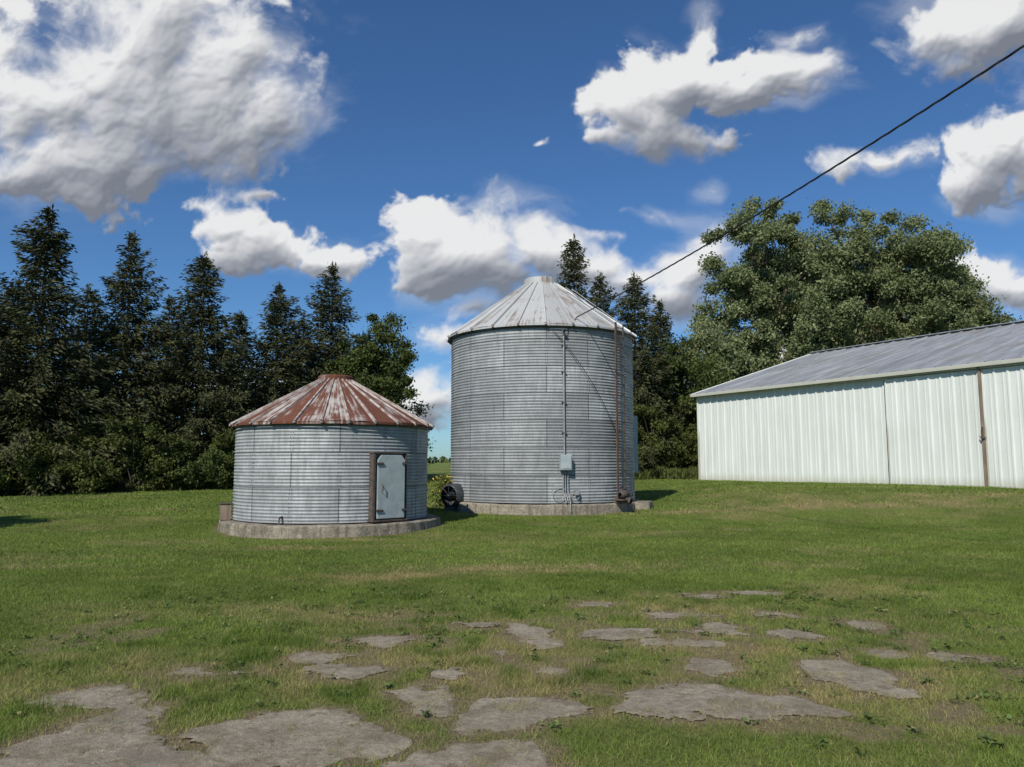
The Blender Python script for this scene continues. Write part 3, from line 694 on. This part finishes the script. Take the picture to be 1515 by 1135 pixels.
for q in (-.9,0,.9): tube('insulator',[(q*math.cos(1.2),q*math.sin(1.2),8.96),(q*math.cos(1.2),q*math.sin(1.2),9.12)],.04,M_galvp,UP,10)

# ------------------------------------------------------------ sun, sky
el=math.radians(43); azs=math.radians(205)
sd_=Vector((math.sin(azs)*math.cos(el),math.cos(azs)*math.cos(el),math.sin(el)))
sl_=bpy.data.lights.new('sun','SUN'); sl_.energy=5.0; sl_.angle=math.radians(.5); sl_.color=(1,.945,.85)
so=bpy.data.objects.new('sun',sl_); COL.objects.link(so); so.rotation_euler=(-sd_).to_track_quat('-Z','Y').to_euler(); so.location=(-20,-40,40)
w=bpy.data.worlds.new('World'); SC.world=w; w.use_nodes=True; t=NT(w.node_tree); t.n.clear()
out=t.add('ShaderNodeOutputWorld'); bg=t.add('ShaderNodeBackground'); bg.inputs[1].default_value=.10; t.l.new(bg.outputs[0],out.inputs[0])
sky=t.add('ShaderNodeTexSky',sky_type='NISHITA'); sky.sun_disc=False; sky.sun_elevation=el; sky.sun_rotation=azs; sky.air_density=1.0; sky.dust_density=.3; sky.ozone_density=3.0
t.l.new(t.mix(1.0,sky.outputs[0],(.48,.74,1.0),'MULTIPLY'),bg.inputs[0])

CL=[(-.475,.457,.165,.085,1),(-.63,.376,.125,.11,1),(-.41,.367,.125,.085,1),(-.55,.30,.15,.055,1),(-.32,.34,.07,.04,.9),(-.64,.27,.10,.035,.8),(-.345,.30,.07,.022,.5),(-.52,.38,.12,.09,1),(-.36,.44,.08,.05,.9),
(-.37,.213,.05,.025,.75),(-.32,.187,.08,.028,.85),(-.24,.165,.048,.024,1),(-.33,.255,.06,.016,.45),(-.40,.24,.05,.02,.5),
(-.12,.208,.038,.038,1),(-.045,.187,.065,.048,1),(.03,.178,.065,.042,1),(-.05,.15,.085,.038,1),(.09,.15,.08,.028,.9),(.10,.195,.045,.018,.6),(.18,.135,.09,.028,.9),(-.085,.17,.055,.04,1),(-.06,.10,.03,.02,.7),
(.255,.187,.036,.030,1),(.235,.15,.055,.036,1),(.22,.10,.07,.03,.8),
(.175,.35,.065,.042,1),(.22,.41,.07,.045,1),(.255,.465,.03,.034,.85),(.33,.395,.085,.032,1),(.38,.42,.05,.025,.9),(.385,.465,.045,.022,.6),(.155,.395,.045,.028,.7),(.24,.33,.06,.03,.8),(.13,.318,.035,.018,.65),(.30,.43,.05,.03,.7),
(.61,.465,.09,.055,1),(.66,.49,.07,.055,1),(.58,.42,.055,.022,.7),(.555,.485,.045,.028,.8),
(.655,.295,.075,.04,1),(.615,.25,.06,.03,.9),(.575,.25,.035,.018,.6),(.49,.290,.13,.026,.45),(.72,.33,.08,.06,1),
(.036,.304,.022,.010,.42),(.255,.26,.032,.022,.5),(.17,.223,.10,.018,.48),(.66,.13,.06,.03,.9),(.62,.15,.05,.018,.8),
(-.10,-.02,.10,.05,.7),(-.10,.06,.05,.03,.6),(-.4,.0,.2,.03,.5),(.35,.02,.2,.03,.6),(-.9,.3,.12,.07,1),(1.0,.35,.15,.08,1),(-1.0,.1,.12,.04,.9)]
st=.00135
au=np.arange(-1.15,1.15,st); bu=np.arange(-.09,.60,st); CA,CB=np.meshgrid(au,bu)
def worley(x,y,s):
    ix=np.floor(x).astype(np.int64); iy=np.floor(y).astype(np.int64); best=np.full(x.shape,9.)
    for i in (-1,0,1):
        for j in (-1,0,1):
            jx=ix+i;jy=iy+j; dx=jx+_h(jx,jy,s)-x; dy=jy+_h(jx,jy,s+5)-y
            best=np.minimum(best,dx*dx+dy*dy)
    return np.sqrt(best)
wx=CA+(fbm(CA*9,CB*9,1,5)-.5)*.075; wy=CB+(fbm(CA*9+50,CB*9,2,5)-.5)*.055
def lobefield(x,y):
    acc=np.full(x.shape,-3.)
    for cx,cy,rx,ry,k in CL:
        yy=(y-cy); yy=np.where(yy<0,yy*1.1,yy)
        l=((x-cx)/rx)**2+(yy/ry)**2
        s=1.0-np.sqrt(l)*.80-(1-k)*1.0
        acc=np.log(np.exp(acc*9)+np.exp(s*9))/9
    return acc
Sf=np.clip(lobefield(wx,wy),-3,1.0)
fine=fbm(CA*40,CB*46,711,6,.6)
bil=0;am=.5;ns=0
dwx=(fine-.5)*.012
for i,sc in enumerate((19,41,86,170)):
    bil=bil+am*(1-1.25*worley((wx+dwx)*sc+i*3.1,(wy+dwx)*sc*1.15,70+i)); ns+=am; am*=.56
bil/=ns
fb=fbm(wx*16,wy*19,300,7,.58)
Dn=np.minimum(Sf,.80)*.85+.42*(bil-.40)+1.35*(fb-.5)+.35*(fine-.5)+.04
hazy=fbm(CA*5,CB*5,900,3)
wid=.26+.45*sstep(.42,.62,hazy)
alpha=sstep(0,1,Dn/wid)
wisp=fbm(wx*8,wy*16,1300,6,.6)
halo=sstep(-.25,.85,Sf*.9+2.4*(wisp-.52))*sstep(-.6,.1,Sf)*.32
def blur(a,n):
    for _ in range(3):
        for axn in (0,1):
            c=np.cumsum(np.concatenate([np.zeros_like(np.take(a,[0],axn)),a],axn),axn); k=n; m_=a.shape[axn]
            lo=np.clip(np.arange(m_)-k,0,m_); hi=np.clip(np.arange(m_)+k+1,0,m_)
            sh=[1,1]; sh[axn]=m_
            a=(np.take(c,hi,axn)-np.take(c,lo,axn))/(hi-lo).reshape(sh)
    return a
hf=np.sqrt(np.clip(Dn,0,2)+.002)*.030+bil*.010*alpha
def lamb(h,k):
    gy_,gx_=np.gradient(h,st); nxn=-gx_*k; nyn=-gy_*k; ln=np.sqrt(nxn**2+nyn**2+1)
    return (nxn*-.34+nyn*.66+.67)/ln
l1=lamb(blur(hf,1),.9); l2=lamb(blur(hf,8),2.2); l3=lamb(blur(hf,22),5.)
ab2=np.roll(blur(alpha,16),-40,0)
thick=blur(alpha,34)
sh=.40+.24*l1+.30*l2+.36*l3-.28*ab2-.24*thick**2-.25*(blur(fb,3)-.5)
bright=np.clip(sh,.0,1.)
edge=1-sstep(.0,.5,Dn); bright=np.clip(bright+.10*edge,0,1)
wgt=alpha/(alpha+halo*(1-alpha)+1e-4)
bright=bright*wgt+np.maximum(bright,.60)*(1-wgt)
alpha=1-(1-alpha)*(1-halo)
ct,stt=math.cos(math.radians(6.09)),math.sin(math.radians(6.09))
dxx=CA; dyy=ct-CB*stt; dzz=stt+CB*ct; nn_=np.sqrt(dxx**2+dyy**2+dzz**2); Rr=5200
alpha=alpha*sstep(-.005,.02,dzz/nn_)*.97
alpha*=np.clip((1.14-np.abs(CA))/.08,0,1)*np.clip((.598-CB)/.03,0,1)
V=np.stack([dxx/nn_*Rr,dyy/nn_*Rr,dzz/nn_*Rr+1.7],-1).reshape(-1,3)
hh_,ww_=CA.shape; q=np.maximum(np.maximum(alpha[:-1,:-1],alpha[1:,:-1]),np.maximum(alpha[:-1,1:],alpha[1:,1:]))>.006
rr_,c_=np.where(q); a=rr_*ww_+c_; F=np.stack([a,a+1,a+ww_+1,a+ww_],1); us,inv=np.unique(F,return_inverse=True); F=inv.reshape(-1,4)
m=bpy.data.materials.new('cloud_painted_light'); m.use_nodes=True; t=NT(m.node_tree); t.n.clear()
o_=t.add('ShaderNodeOutputMaterial'); em=t.add('ShaderNodeEmission'); tr=t.add('ShaderNodeBsdfTransparent'); mx=t.add('ShaderNodeMixShader')
t.l.new(t.ramp(t.attr('shade'),[(.12,(.20,.22,.26)),(.36,(.33,.35,.39)),(.56,(.54,.55,.58)),(.80,(.84,.84,.84))]),em.inputs[0])  # sunlit tops and shaded undersides are painted into the cloud emission colour
t.l.new(t.attr('alpha'),mx.inputs[0]); t.l.new(tr.outputs[0],mx.inputs[1]); t.l.new(em.outputs[0],mx.inputs[2]); t.l.new(mx.outputs[0],o_.inputs[0])
try: m.cycles.emission_sampling='NONE'
except Exception as e: print(e)
obj('sky_clouds',npmesh('sky_clouds',V[us],F,m,{'alpha':alpha.ravel()[us],'shade':bright.ravel()[us]},smooth=True))

# ------------------------------------------------------------ camera
cam=bpy.data.cameras.new('camera'); cam.sensor_width=36; cam.lens=36*1110/1515; cam.clip_end=9000; cam.clip_start=.05
co_=bpy.data.objects.new('camera',cam); COL.objects.link(co_); co_.location=(0,0,1.7); co_.rotation_euler=(math.radians(90+6.09),0,0); SC.camera=co_
SC.view_settings.view_transform='Standard'; SC.view_settings.look='None'; SC.view_settings.exposure=0
